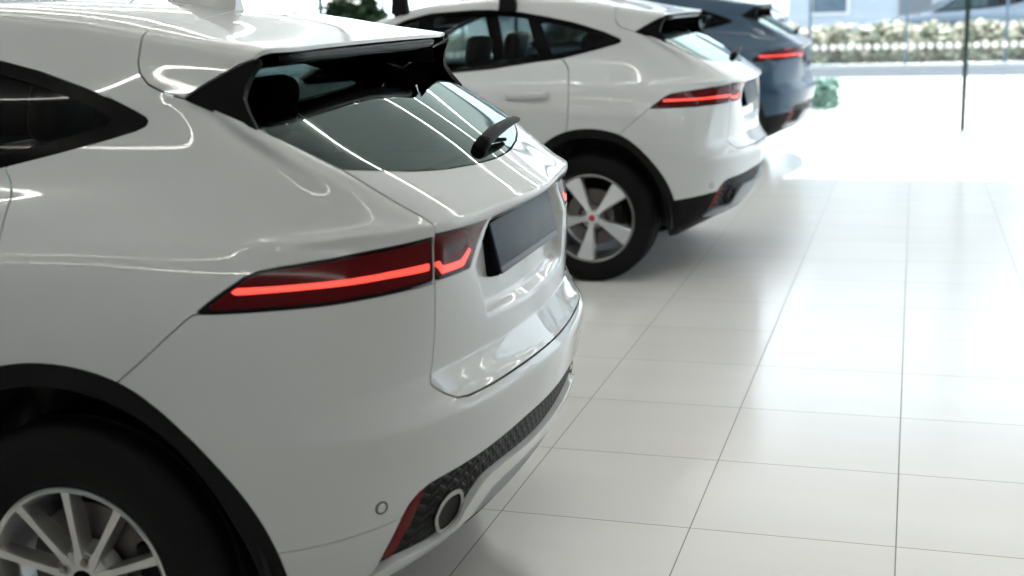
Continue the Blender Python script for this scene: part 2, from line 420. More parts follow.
# woven grille: a zigzag mesh pressed into black plastic
M_mesh = mat('black zigzag grille', (.010, .010, .011), .5, spec=.15)
def _mesh_nodes():
    m = M_mesh; L = m.node_tree.links; b = m.node_tree.nodes['Principled BSDF']
    tc = nd(m, 'ShaderNodeTexCoord'); sp = nd(m, 'ShaderNodeSeparateXYZ'); L.new(tc.outputs['Object'], sp.inputs[0])
    def mth(op, a, c=None, d=None):
        n = nd(m, 'ShaderNodeMath', operation=op)
        for i, x in enumerate((a, c, d)):
            if x is None: continue
            if isinstance(x, (int, float)): n.inputs[i].default_value = x
            else: L.new(x, n.inputs[i])
        return n.outputs[0]
    along = mth('SUBTRACT', sp.outputs['X'], sp.outputs['Y'])
    zig = mth('PINGPONG', along, .016)
    zz = mth('ADD', sp.outputs['Z'], mth('MULTIPLY', zig, .8))
    fr = mth('PINGPONG', zz, .012)
    ridge = mth('DIVIDE', fr, .012)
    mr = nd(m, 'ShaderNodeMapRange', interpolation_type='SMOOTHSTEP'); L.new(ridge, mr.inputs[0]); mr.inputs[1].default_value = .35; mr.inputs[2].default_value = .75
    bp = nd(m, 'ShaderNodeBump', Strength=1.0, Distance=.01); L.new(mr.outputs[0], bp.inputs['Height']); L.new(bp.outputs[0], b.inputs['Normal'])
    mx = nd(m, 'ShaderNodeMix', data_type='RGBA'); L.new(mr.outputs[0], mx.inputs[0]); mx.inputs[6].default_value = (.001, .001, .001, 1); mx.inputs[7].default_value = (.016, .016, .0165, 1)
    L.new(mx.outputs[2], b.inputs['Base Color'])
_mesh_nodes()
# ------------------------------------------------------------------ the car's skin, cut into its panels
NV = 330
UQ = np.concatenate([np.linspace(0, UK[4], 56)[:-1], np.linspace(UK[4], UK[10], 130)[:-1], np.linspace(UK[10], UK[-1], 225)])
_R = np.stack([row_curve(ROWS[i], UQ) for i in range(NR)]); _R[:, :, 1] = np.maximum(_R[:, :, 1], 0); _R[:, -1, 1] = 0; _R[:, 0, 1] = 0
_V = np.linspace(0, NR - 1, NV)
G = bspline(_R, _V); G[-1, :, 1] = 0
# the number plate pocket pressed into the tailgate
POCKET = [(1.432, 1.100), (1.322, 1.0), (1.382, .876), (1.40, .868), (1.648, .860), (2.2, .856), (2.2, 1.10)]
_sz = np.stack([G[:, :, 0] + .95 - G[:, :, 1], G[:, :, 2]], -1).reshape(-1, 2)
_t = np.clip(-sdf(_sz, POCKET) / .024, 0, 1); _t = (_t * _t * (3 - 2 * _t)).reshape(G.shape[:2]) * (G[:, :, 0] > .6)
G[:, :, 0] -= .030 * _t
L = grid_msh(G, UQ, _V)
UV = lambda m: m.a[:, 3:5]
rear_only = lambda m: .1 - m.v[:, 0]

def _ss(t): t = min(1, max(0, t)); return t * t * (3 - 2 * t)
def arch(r0, dr, t0, tw):
    out = []
    for k in range(73):
        d = -22 + k * 224 / 72; f = d if d <= 90 else 180 - d
        r = r0 + dr * _ss((f - t0) / tw) - (.008 if d > 90 else 0) * _ss((d - 90) / 50)
        out.append((r * math.cos(math.radians(d)), .368 + r * math.sin(math.radians(d))))
    return out
ARCH_O = arch(.488, .027, 38, 35); ARCH_I = arch(.438, .029, 20, 45)
def front_arch(P): return [(-2.681 - x, z) for x, z in P]
side = lambda m: .45 - m.v[:, 1]
P_ = {}
rest = L
for key, fn in (('r', lambda P: P), ('f', front_arch)):
    a, rest = take(rest, fn(ARCH_O), XZ, .0012, side)
    P_['arch_' + key] = take(a, fn(ARCH_I), XZ, 0.)[1]
# windows
DLO = [(-.791, 1.551), (-.667, 1.549), (-.501, 1.534), (-.278, 1.492), (-.159, 1.466), (-.054, 1.435), (.033, 1.407), (.100, 1.380), (.128, 1.367), (.137, 1.357), (.131, 1.347), (.110, 1.338), (.035, 1.318), (-.088, 1.289), (-.211, 1.262), (-.389, 1.242), (-.618, 1.211), (-.942, 1.187), (-1.3, 1.165), (-1.66, 1.145), (-1.90, 1.13), (-1.86, 1.16), (-1.62, 1.30), (-1.34, 1.45), (-1.20, 1.505), (-1.05, 1.538)]
dlo, rest = take(rest, DLO, XZ, .001, side)
def inner_pane(poly): return take(dlo_, poly, XZ, .0, None)
dlo_ = dlo
QG = [(-.36, 1.478), (-.278, 1.464), (-.159, 1.437), (-.060, 1.408), (.020, 1.378), (.045, 1.362), (.030, 1.347), (-.06, 1.325), (-.16, 1.303), (-.262, 1.283), (-.29, 1.33)]
RG_ = [(-1.03, 1.522), (-.80, 1.525), (-.667, 1.524), (-.501, 1.508), (-.44, 1.497), (-.39, 1.38), (-.335, 1.275), (-.42, 1.265), (-.618, 1.238), (-.942, 1.213), (-1.03, 1.208)]
FG_ = [(-1.12, 1.505), (-1.20, 1.478), (-1.34, 1.423), (-1.60, 1.285), (-1.80, 1.17), (-1.66, 1.17), (-1.3, 1.19), (-1.12, 1.203)]
q_in, dlo_ = take(dlo_, QG, XZ, 0.); r_in, dlo_ = take(dlo_, RG_, XZ, 0.); f_in, dlo_ = take(dlo_, FG_, XZ, 0.)
P_['quarter_glass'], P_['rear_side_glass'], P_['front_side_glass'], P_['window_surround'] = q_in, r_in, f_in, dlo_
# windscreen and bonnet, nose details
ws, rest = take(rest, [(-1, 20.6), (UK[3] * .98, 20.6), (UK[3] * .98, 26.0), (UK[2], 27.3), (-1, 27.6)], UV, .004)
P_['windscreen'] = ws
bon, rest = take(rest, smooth_poly([(-3.36, -.4), (-3.36, .0), (-3.31, .30), (-3.17, .60), (-2.95, .735), (-2.5, .765), (-2.2, .745), (-2.10, .66), (-2.20, .35), (-2.24, 0), (-2.24, -.4)], 3), lambda m: m.v[:, :2], .002, lambda m: 15 - m.a[:, 4])
P_['bonnet'] = bon
head, rest = take(rest, smooth_poly([(.42, .73), (.80, .765), (1.15, .83), (1.42, .90), (1.15, .885), (.80, .845), (.44, .80)], 3), lambda m: np.stack([m.a[:, 3], m.v[:, 2]], 1), .002)
gril, rest = take(rest, smooth_poly([(-.5, .76), (0, .76), (.34, .755), (.37, .66), (.30, .54), (0, .52), (-.5, .52)], 3), lambda m: np.stack([m.a[:, 3], m.v[:, 2]], 1), .002)
intk, rest = take(rest, smooth_poly([(-.5, .45), (0, .45), (.9, .47), (.95, .40), (.7, .33), (0, .32), (-.5, .32)], 3), lambda m: np.stack([m.a[:, 3], m.v[:, 2]], 1), .002)
P_['head'], P_['gril'], P_['intk'] = head, gril, intk
# lamps
LAMP = [(.392, .992), (.494, .992), (.598, .9925), (.742, .991), (.916, .996), (1.02, 1.0), (1.105, 1.004), (1.119, 1.098), (1.037, 1.094), (.89, 1.088), (.806, 1.083), (.727, 1.079), (.639, 1.074), (.574, 1.068), (.531, 1.057), (.48, 1.036), (.431, 1.013)]
lamp, rest = take(rest, LAMP, SZ, .0018, rear_only)
LIDPOLY = [(.884, 1.250), (.951, 1.214), (1.032, 1.172), (1.097, 1.141), (1.121, 1.125), (1.127, 1.105), (1.124, 1.09), (1.112, 1.003), (1.105, .893), (1.090, .825), (1.070, .784), (1.076, .776), (1.090, .768), (1.124, .751), (1.16, .738), (1.214, .732), (1.343, .731), (1.68, .733), (2.2, .734)]
GL_BOT = [(.884, 1.250), (.905, 1.2475), (.935, 1.2445), (1.02, 1.236), (1.166, 1.220), (1.312, 1.209), (1.493, 1.202), (1.7, 1.1995), (2.2, 1.1995)]
fin_cut, rest = take(rest, [(.500, 1.406), (.506, 1.404), (.60, 1.369), (.68, 1.337), (.69, 1.34), (.665, 1.38), (.64, 1.404), (.60, 1.46), (.57, 1.48), (.42, 1.48), (.42, 1.46)], SZ, 0., rear_only)
glass_, rest = take(rest, [(.684, 1.335), (.778, 1.296)] + GL_BOT + [(2.2, 1.485), (.56, 1.485), (.58, 1.47), (.61, 1.45), (.64, 1.404), (.665, 1.38)], SZ, .0015, rear_only)
# roof and flanks end at the spoiler's shut line
SEAM = [(.212, 1.404), (.167, 1.416), (.121, 1.435), (.098, 1.457), (.088, 1.482), (.087, 1.515), (.084, 1.55), (.088, 1.59), (.085, 1.70), (.067, 1.857), (.04, 2.0), (.008, 2.13), (0, 2.2), (0, 2.5), (.8, 2.5), (.8, 1.40)]
under_sp, rest = take(rest, [(.214, 1.4035)] + SEAM[:-1] + [(.8, 1.41), (.3, 1.405)], XT, .0022, lambda m: np.maximum(m.v[:, 0] - .42, 1.36 - m.v[:, 2]))
lid, rest = take(rest, LIDPOLY + [(2.2, 1.6), (.884, 1.6)], SZ, .0022, lambda m: np.maximum(.1 - m.v[:, 0], m.v[:, 2] - 1.3))
BUMP = [(.10, .80), (.188, .855), (.308, .942), (.372, .983), (.392, .9915), (.43, .9905), (.742, .9905), (1.15, 1.0), (1.3, .9), (2.3, .9), (2.3, .1), (.10, .1)]
bump, rest = take(rest, BUMP, SZ, .0015, lambda m: .05 - m.v[:, 0])
# bumper details
DIFF = [(0.8, 0.372), (0.834, 0.389), (0.863, 0.437), (0.926, 0.514), (0.95, 0.538), (0.987, 0.558), (1.034, 0.57), (1.09, 0.574), (1.159, 0.577), (1.361, 0.583), (1.572, 0.588), (2.3, 0.588), (2.3, 0.465), (1.6, 0.465), (1.447, 0.466), (1.36, 0.462), (1.31, 0.445), (1.263, 0.422), (1.2, 0.4027), (1.133, 0.3856), (1.075, 0.369), (0.99, 0.363), (0.915, 0.363), (0.84, 0.366)]
diff, bump = take(bump, DIFF, SZ, .001)
STRIP = [(0.79, 0.373), (0.834, 0.389), (0.875, 0.4), (0.913, 0.406), (1.0, 0.405), (1.067, 0.404), (1.13, 0.4152), (1.207, 0.452), (1.25, 0.482), (1.294, 0.501), (1.34, 0.507), (1.409, 0.507), (1.545, 0.501), (1.757, 0.495), (2.4, 0.495), (2.4, 0.3), (0.79, 0.3)]
REFL = [(.866, .420), (.90, .411), (.97, .490), (1.020, .553), (1.006, .563), (.978, .543), (.932, .505), (.89, .455)]
refl, diff = take(diff, REFL, SZ, .001)
RING = smooth_poly([(1.083, .429), (1.069, .465), (1.088, .496), (1.129, .515), (1.175, .514), (1.197, .496), (1.203, .460), (1.184, .429), (1.146, .408), (1.107, .411)], 4)
ring, diff = take(diff, RING, SZ, 0.)
ring_in = split(ring, sdf(SZ(ring), RING) + .012); pipe_in, ring = ring_in
strip, diff = take(diff, STRIP, SZ, .0005)
SKID = [(1.095, 0.372), (1.133, 0.3831), (1.2, 0.4002), (1.263, 0.4195), (1.31, 0.4425), (1.36, 0.4595), (1.447, 0.4635), (1.6, 0.4625), (2.4, 0.4625), (2.4, 0.352), (1.55, 0.352), (1.36, 0.354), (1.2, 0.362)]
skid, bump = take(bump, SKID, SZ, .0008)
low = lambda m: np.stack([m.v[:, 0] + .95 - m.v[:, 1], m.v[:, 2]], 1)
under, bump = take(bump, [(0, .345), (.55, .345), (.80, .362), (1.2, .358), (3, .345), (3, 0), (0, 0)], low, .0005)
VAL = [(.3, .465), (.50, .473), (.551, .477), (.63, .485), (.721, .494), (.83, .504), (.932, .512), (1.0, .518), (1.1, .2), (.3, .2)]
val, bump = take(bump, VAL, SZ, .0012)
# lid lamp, light bars
LAMPI = [(1.100, 1.104), (1.105, 1.05), (1.116, 1.003), (1.186, 1.003), (1.286, 1.003), (1.404, 1.0975), (1.35, 1.1005), (1.274, 1.103), (1.197, 1.104)]
lampi, lid = take(lid, LAMPI, SZ, .001)
def lens_and_edge(m, poly, w): return split(m, sdf(SZ(m), poly) + w)
lens, lens_edge = lens_and_edge(lamp, LAMP, .007)
lensi, lensi_edge = lens_and_edge(lampi, LAMPI, .006)
BAR = [(.509, 1.0385), (.608, 1.0375), (.694, 1.0375), (.823, 1.038), (.955, 1.0415), (1.096, 1.044), (1.096, 1.028), (.952, 1.0285), (.82, 1.0255), (.648, 1.0255), (.564, 1.0255), (.482, 1.025)]
bar, lens = take(lens, BAR, SZ, 0.)
BARI = [(1.121, 1.0435), (1.140, 1.0435), (1.150, 1.0305), (1.243, 1.0305), (1.290, 1.0495), (1.304, 1.044), (1.252, 1.0145), (1.142, 1.0145), (1.131, 1.029), (1.121, 1.029)]
bari, lensi = take(lensi, BARI, SZ, 0.)
REV = [(1.170, 1.071), (1.285, 1.075), (1.262, 1.055), (1.178, 1.052)]
rev, lensi = take(lensi, REV, SZ, 0.)
# doors and sills out of the flank
RDOOR = [(-1.08, 1.45), (-1.08, .37), (-.3, .37), (-.126, .80), (-.126, .85), (-.118, .92), (-.115, .988), (-.116, 1.06), (-.122, 1.124), (-.147, 1.208), (-.165, 1.23), (-.195, 1.257), (-.233, 1.45)]
rdoor, rest = take(rest, RDOOR, XZ, .0022, side)
FDOOR = [(-1.086, 1.45), (-1.086, .37), (-2.0, .37), (-2.06, .60), (-2.04, .9), (-1.96, 1.10), (-1.90, 1.13), (-1.62, 1.45)]
fdoor, rest = take(rest, FDOOR, XZ, .0022, side)
sill, rest = take(rest, [(-2.35, .366), (-.35, .366), (-.35, .1), (-2.35, .1)], XZ, .001, side)
# spoiler and its side fins, from the roof sections
nvr, nur = 130, 130
GR = roof_grid(nur, nvr, -.10, .400)
RGm = grid_msh(GR)
XT2 = XT
spo, rr = take(RGm, SEAM[:-2] + [(.8, 2.5), (.8, 1.4935), (.41, 1.4935), (.386, 1.490), (.366, 1.484), (.346, 1.477), (.327, 1.469), (.263, 1.436)], XT2, .0022)
FIN = [(.214, 1.403), (.263, 1.433), (.327, 1.466), (.346, 1.4745), (.366, 1.4815), (.380, 1.4855), (.374, 1.472), (.362, 1.451), (.354, 1.425), (.353, 1.405), (.366, 1.38), (.396, 1.338), (.30, 1.371)]
PLAN = smooth_poly([(-.3, -.3), (.385, -.3), (.392, 0), (.392, .30), (.392, .43), (.3905, .49), (.386, .535), (.377, .578), (.362, .612), (.335, .66), (-.3, .8)], 5)
spo = split(spo, sdf(spo.v[:, :2], PLAN))[0]
fin, rr = take(rr, FIN, XZ, .0005, lambda m: .4 - m.v[:, 1])

def hollow(v0, y): pass
MESH = {}
def reg(key, me): MESH[key] = me
def pair(key, m, **k):
    reg(key + '|L', panel(key, flip_y(m), **k)); reg(key + '|R', panel(key, m, **k))
reg('body_shell', panel('body_shell', rest, both=True))
reg('tailgate', panel('tailgate', lid, both=True))
reg('rear_bumper', panel('rear_bumper', bump, lip=.013, both=True))
reg('rear_glass', panel('rear_glass', offset(glass_, -.001), lip=0, cap=False, both=True))
reg('windscreen', panel('windscreen', offset(ws, -.003), lip=.004, cap=False, both=True))
reg('bonnet', panel('bonnet', bon, both=True))
reg('roof_spoiler', panel('roof_spoiler', spo, lip=.010, both=True))
reg('front_grille', panel('front_grille', offset(gril, -.02), lip=.0, cap=False, both=True))
reg('front_intake', panel('front_intake', offset(intk, -.02), lip=.0, cap=False, both=True))
reg('diffuser_grille', panel('diffuser_grille', offset(diff, -.012), lip=0, cap=False, both=True))
reg('diffuser_trim', panel('diffuser_trim', offset(strip, .006), lip=.028, both=True))
reg('skid_plate', panel('skid_plate', offset(skid, -.004), lip=.02, both=True))
reg('bumper_underside', panel('bumper_underside', under, lip=.01, both=True))
for k, m, kw in (('rear_wheel_arch_trim', P_['arch_r'], dict(lip=.05, out=.004)), ('front_wheel_arch_trim', P_['arch_f'], dict(lip=.05, out=.004)),
                 ('quarter_glass', offset(q_in, -.006), dict(lip=0, cap=False)), ('rear_side_glass', offset(r_in, -.006), dict(lip=0, cap=False)), ('front_side_glass', offset(f_in, -.006), dict(lip=0, cap=False)),
                 ('window_surround', offset(dlo_, -.001), dict(lip=.02)), ('rear_door', rdoor, {}), ('front_door', fdoor, {}), ('sill_trim', sill, {}),
                 ('headlamp', head, dict(lip=.03)), ('bumper_valance', val, {}), ('spoiler_fin', fin, dict(lip=.02)),
                 ('tail_light', offset(lens, -.0005), dict(lip=.0, cap=False)), ('lamp_edge', offset(lens_edge, -.001), dict(lip=.02)), ('light_bar', offset(bar, .0), dict(lip=.004, cap=False)),
                 ('lid_light', offset(lensi, -.0005), dict(lip=.0, cap=False)), ('lid_lamp_edge', offset(lensi_edge, -.001), dict(lip=.02)), ('lid_bar', bari, dict(lip=.004, cap=False)), ('reversing_lamp', rev, dict(lip=.004, cap=False)),
                 ('rear_reflector', offset(refl, -.006), dict(lip=.02)), ('exhaust_ring', offset(ring, -.003), dict(lip=.015)), ('exhaust_bore', offset(pipe_in, -.012), dict(lip=0, cap=False))):
    pair(k, m, **kw)
# a dark tub inside, with the wheel housings
def tub():
    b = MB()
    for sgn in (-1, 1):
        for cx in (0, -2.681):
            b.lathe([(.462, sgn * .90), (.462, sgn * .60), (.02, sgn * .58)], 40, 'y', (cx, 0, .368), -.12, math.pi + .12)
    b.rbox((-1.34, 0, .42), (3.6, 1.16, .30), .05)
    b.rbox((-1.34, 0, .40), (1.75, 1.66, .26), .05)
    b.rbox((.42, 0, .70), (.55, 1.10, .52), .06)
    b.rbox((-2.9, 0, .62), (.9, 1.1, .45), .08)
    return b.mesh('floor_pan')
reg('floor_pan', tub())
# spoiler's black underside with its rounded lip
def spoiler_under():
    ys = np.linspace(-.56, .56, 41); rows = []
    for y in ys:
        k = max(0, (abs(y) - .46) / .10) ** 2 * .02
        xe = .384 - k; ze = 1.492; yr = y * .90
        rows.append([(xe, yr, ze), (xe + .005, yr, ze - .006), (xe + .005, yr, ze - .020), (xe - .006, yr, ze - .029), (xe - .03, yr, ze - .031), (.27, y, 1.452), (.19, y, 1.456), (.15, y, 1.50)])
    return MB().quadgrid(rows).mesh('spoiler_underside', math.radians(60))
reg('spoiler_underside', spoiler_under())
liner = split(RGm, np.maximum(np.maximum(RGm.v[:, 0] - .33, 1.425 - RGm.v[:, 2]), -.06 - RGm.v[:, 0]))[0]
reg('spoiler_liner', panel('spoiler_liner', offset(liner, -.024), lip=0, cap=False, both=True))
# interior
def seat(w=.50, d=.52, back=.62):
    b = MB(); R = Matrix.Rotation(math.radians(16), 3, 'Y')
    b.rbox((0, 0, .58), (d, w, .16), .06, 4)
    b.rbox((.33, 0, .58 + back / 2 + .02), (.15, w * .96, back), .065, 4, R)
    return b
def headrest(x, y, z): return MB().rbox((x, y, z), (.10, .27, .19), .045, 4, Matrix.Rotation(math.radians(12), 3, 'Y'))
MS = {}
MS['front_seat'] = seat().mesh('front_seat'); MS['head_restraint'] = headrest(.465, 0, 1.30).mesh('head_restraint')
MS['rear_bench'] = MB().rbox((-.52, 0, .62), (.5, 1.26, .17), .06, 4).rbox((-.20, 0, .92), (.15, 1.24, .60), .06, 4, Matrix.Rotation(math.radians(18), 3, 'Y')).mesh('rear_bench')
MS['dashboard'] = MB().rbox((-1.98, 0, .98), (.42, 1.36, .22), .08, 4).mesh('dashboard')
MS['steering_wheel'] = MB().lathe([(.175, -.012), (.19, 0), (.175, .012), (.16, 0), (.175, -.012)], 40, 'x').rbox((0, 0, 0), (.03, .33, .05), .012).xform(Matrix.Translation((-1.66, -.37, 1.03)) @ Matrix.Rotation(math.radians(-22), 4, 'Y')).mesh('steering_wheel')
MS['parcel_shelf'] = MB().rbox((.16, 0, 1.13), (.56, 1.16, .03), .012).mesh('parcel_shelf')

# shark fin, wiper, plate, handles, mirrors, sensors, badge
def shark_fin():
    b = MB(); rows = []
    for t in np.linspace(0, 1, 15):
        x = -.205 + t * .215
        h = .075 * (1 - (1 - t) ** 1.8) ; w = .040 * min(1, .25 + 1.6 * t) * (1.05 - .35 * t)
        z0 = float(np.interp(x, [-.3, -.1, .02], [1.628, 1.604, 1.583])) - .012
        rows.append([(x, -w, z0), (x, -w * .93, z0 + .012), (x, -w * .45, z0 + .012 + h * .45), (x, -w * .20, z0 + .012 + h * .95), (x, 0, z0 + .012 + h), (x, w * .20, z0 + .012 + h * .95), (x, w * .45, z0 + .012 + h * .45), (x, w * .93, z0 + .012), (x, w, z0)])
    b.quadgrid(rows); e = rows[-1]
    b.bm.faces.new([b.bm.verts.new(p) for p in e])
    return b.mesh('shark_fin_aerial', math.radians(50))
reg('shark_fin_aerial', shark_fin())
def wiper():
    b = MB()
    b.lathe([(.001, .036), (.014, .034), (.021, .026), (.023, 0)], 24, 'z', (0, 0, 0))
    b.tube([(0, 0, .018), (-.01, .08, .034), (-.02, .22, .040), (-.03, .36, .034), (-.034, .43, .024)], [.021, .020, .016, .012, .007], 12)
    b.tube([(-.02, .03, .010), (-.03, .20, .010), (-.04, .46, .010)], [.008, .010, .006], 8)
    return b
def bl_rot(zaxis, xaxis):
    z = Vector(zaxis).normalized(); y = z.cross(Vector(xaxis)).normalized(); x = y.cross(z)
    return Matrix((x, y, z)).transposed()
reg('rear_wiper', wiper().xform(Matrix.Scale(.9, 4)).xform(Matrix.Translation((.668, -.01, 1.226)) @ bl_rot((.62, 0, .78), (.78, 0, -.62)).to_4x4()).mesh('rear_wiper', math.radians(40)))
def on_plate(b, x0=.7655, z0=1.073, x1=.7915, z1=.957):
    d = Vector((x1 - x0, 0, z1 - z0)); xa = d.normalized(); n = Vector((-xa.z, 0, xa.x)); n = n if n.x > 0 else -n
    M = Matrix((Vector((0, 1, 0)), -xa, n)).transposed().to_4x4()          # local x across, y up the plate, z outwards
    return b.xform(Matrix.Translation(((x0 + x1) / 2, 0, (z0 + z1) / 2)) @ M)
reg('plate_holder', on_plate(MB().rbox((0, .0, -.018), (.548, .130, .036), .008, 3)).mesh('plate_holder'))
reg('holder_strip', on_plate(MB().rbox((0, -.0545, .002), (.53, .018, .006), .002)).mesh('holder_strip'))
reg('number_plate', on_plate(MB().rbox((0, .008, .002), (.530, .108, .006), .0028, 2)).mesh('number_plate'))
def handle():
    b = MB(); rows = []
    for t in np.linspace(0, 1, 17):
        x = -.49 + t * .262; e = math.sin(math.pi * min(1, max(0, t))) ** .35
        yo = .912 + .028 * e; hz = .013 + .008 * e
        rows.append([(x, .898, 1.066 - hz * .8 + .006 * t), (x, yo + .004, 1.066 - hz + .006 * t), (x, yo + .018 * e, 1.066 - hz * .5 + .006 * t), (x, yo + .020 * e, 1.066 + hz * .4 + .006 * t), (x, yo + .006, 1.066 + hz + .006 * t), (x, .895, 1.066 + hz * .8 + .006 * t)])
    return b.quadgrid(rows)
reg('door_handle|R', handle().mesh('door_handle', math.radians(60)))
reg('door_handle|L', handle().xform(Matrix.Diagonal((1, -1, 1, 1))).mesh('door_handle', math.radians(60)))
def mirror(s):
    return MB().rbox((-1.80, s * 1.0, 1.11), (.13, .20, .135), .045, 4).rbox((-1.79, s * .88, 1.075), (.07, .12, .04), .015)
for s, k in ((1, 'R'), (-1, 'L')): reg('door_mirror|' + k, mirror(s).mesh('door_mirror'))
_k = np.argmin(np.linalg.norm(bump.v - np.array([.667, .767, .545]), axis=1)); SP, SN = bump.v[_k], bump.n[_k]
def sensor(s):
    n = Vector((SN[0], s * SN[1], SN[2])); M = bl_rot(n, (0, 0, 1)).to_4x4()
    return MB().lathe([(.001, .0015), (.0085, .0015), (.0095, .0005), (.0105, -.002)], 24, 'z').xform(Matrix.Translation((SP[0], s * SP[1], SP[2])) @ M), MB().lathe([(.0115, .0003), (.0150, .0003), (.016, -.003)], 24, 'z').xform(Matrix.Translation((SP[0], s * SP[1], SP[2])) @ M)
for s, k in ((1, 'R'), (-1, 'L')):
    a, b_ = sensor(s); reg('parking_sensor|' + k, a.mesh('parking_sensor')); reg('sensor_gasket|' + k, b_.mesh('sensor_gasket'))

# ------------------------------------------------------------------ wheels (outer face towards -y, hub centre at the origin)
def tyre(rim_r):
    w = .118; R = .368
    prof = [(rim_r - .006, -.085), (rim_r + .004, -.104), (rim_r + .022, -.114), ((rim_r + R) / 2, -.122), (R - .045, -.119), (R - .022, -.110), (R - .008, -.098), (R, -.080)]
    tread = []
    for k, y in enumerate((-.078, -.045, -.041, -.035, -.031, -.004, .004, .031, .035, .041, .045, .078)):
        tread.append((R if k not in (2, 3, 5, 6, 8, 9) else R - .008, y))
    prof = prof + tread + [(r, -y) for r, y in prof[::-1]]
    return MB().lathe(prof, 96, 'y').mesh('tyre', math.radians(30))
def rim_barrel(r):
    return MB().lathe([(r + .004, -.098), (r + .002, -.106), (r - .004, -.108), (r - .010, -.104), (r - .014, -.094), (r - .020, -.07), (r - .030, .02), (r - .028, .10)], 96, 'y').mesh('rim_barrel', math.radians(30))
def spoke(ang, segs):
    """segs: (radius, half width, y of the face, depth)"""
    rows = []
    for r, hw, y, d in segs:
        pr = [(-hw * 1.12, y + d), (-hw, y + .006), (-hw * .80, y), (hw * .80, y), (hw, y + .006), (hw * 1.12, y + d)]
        rows.append([(r * math.cos(ang) - t * math.sin(ang), yy, r * math.sin(ang) + t * math.cos(ang)) for t, yy in pr])
    return rows
def ten_spoke(r):
    b = MB()
    for k in range(10):
        b.quadgrid(spoke(math.radians(93 + 36 * k), [(.036, .013, -.090, .04), (.060, .0125, -.092, .04), (.085, .0095, -.094, .045), (.14, .0095, -.098, .045), (r - .020, .0115, -.102, .035), (r - .006, .014, -.104, .03)]))
    b.lathe([(.024, -.080), (.027, -.0885), (.060, -.0885), (.070, -.084), (.085, -.045)], 48, 'y')
    return b.mesh('spoke_star', math.radians(28))
def five_spoke(r):
    b = MB()
    for k in range(5):
        b.quadgrid(spoke(math.radians(45 + 72 * k), [(.020, .014, -.070, .04), (.050, .016, -.074, .04), (.085, .021, -.080, .04), (.15, .036, -.090, .035), (r - .035, .049, -.098, .03), (r - .006, .054, -.104, .02)]))
    b.lathe([(.030, -.070), (.040, -.072), (.058, -.070), (.066, -.05)], 48, 'y')
    return b.mesh('spoke_star', math.radians(28))
def disc(): return MB().lathe([(.06, -.02), (.085, -.02), (.09, -.035), (.162, -.035), (.165, -.030), (.165, -.015), (.09, -.015)], 64, 'y').mesh('brake_disc', math.radians(30))
def caliper(a): return MB().rbox((.150 * math.cos(a), -.02, .150 * math.sin(a)), (.06, .07, .13), .015, 3, Matrix.Rotation(-a, 3, 'Y')).mesh('brake_caliper')
def nut(k, a0):
    a = math.radians(a0 + 72 * k); x, z = .051 * math.cos(a), .051 * math.sin(a)
    return MB().lathe([(.0145, -.070), (.0145, -.0752), (.0125, -.0755)], 20, 'y', (x, 0, z)).lathe([(.001, -.087), (.0075, -.086), (.0092, -.081), (.0095, -.074)], 6, 'y', (x, 0, z))
def cap(): return MB().lathe([(.001, -.082), (.022, -.081), (.029, -.077), (.031, -.066)], 40, 'y')
MS['tyre|10'] = tyre(.224); MS['rim_barrel|10'] = rim_barrel(.224); MS['spoke_star|10'] = ten_spoke(.224)
MS['tyre|5'] = tyre(.252); MS['rim_barrel|5'] = rim_barrel(.252); MS['spoke_star|5'] = five_spoke(.252)
MS['brake_disc'] = disc(); MS['brake_caliper'] = caliper(.15)
MS['nuts|10'] = [nut(k, 75).xform(Matrix.Translation((0, -.0155, 0))).mesh('wheel_nut') for k in range(5)]; MS['nuts|5'] = [nut(k, 81).mesh('wheel_nut') for k in range(5)]
MS['centre_cap'] = cap().mesh('centre_cap'); MS['cap_badge'] = MB().lathe([(.001, -.0835), (.018, -.0825)], 32, 'y').mesh('cap_badge')

# roof rack feet and bars
MS['rack_foot'] = MB().rbox((0, 0, .065), (.115, .055, .15), .012, 3, None, .72).rbox((0, .012, .005), (.10, .03, .05), .008).mesh('rack_foot')
MS['rack_bar'] = MB().rbox((0, 0, 0), (.07, 1.22, .03), .012, 4).mesh('rack_bar')

# ------------------------------------------------------------------ assembling a car
C = bpy.context.scene.collection
def ob(name, me, materials, parent=None, loc=(0, 0, 0), rot=(0, 0, 0), label=None):
    o = bpy.data.objects.new(name, me); C.objects.link(o); o.location = loc; o.rotation_euler = rot
    if parent: o.parent = parent
    ms = materials if isinstance(materials, (list, tuple)) else [materials]
    while len(me.materials) < len(ms): me.materials.append(ms[len(me.materials)])
    for k, m in enumerate(ms):
        o.material_slots[k].link = 'OBJECT'; o.material_slots[k].material = m
    if label: o['label'] = label
    return o
def thing(name, label, cat, loc=(0, 0, 0), rotz=0, group=None):
    o = bpy.data.objects.new(name, None); C.objects.link(o); o.location = loc; o.rotation_euler = (0, 0, rotz); o.empty_display_size = .2
    o['label'] = label; o['category'] = cat
    if group: o['group'] = group
    return o

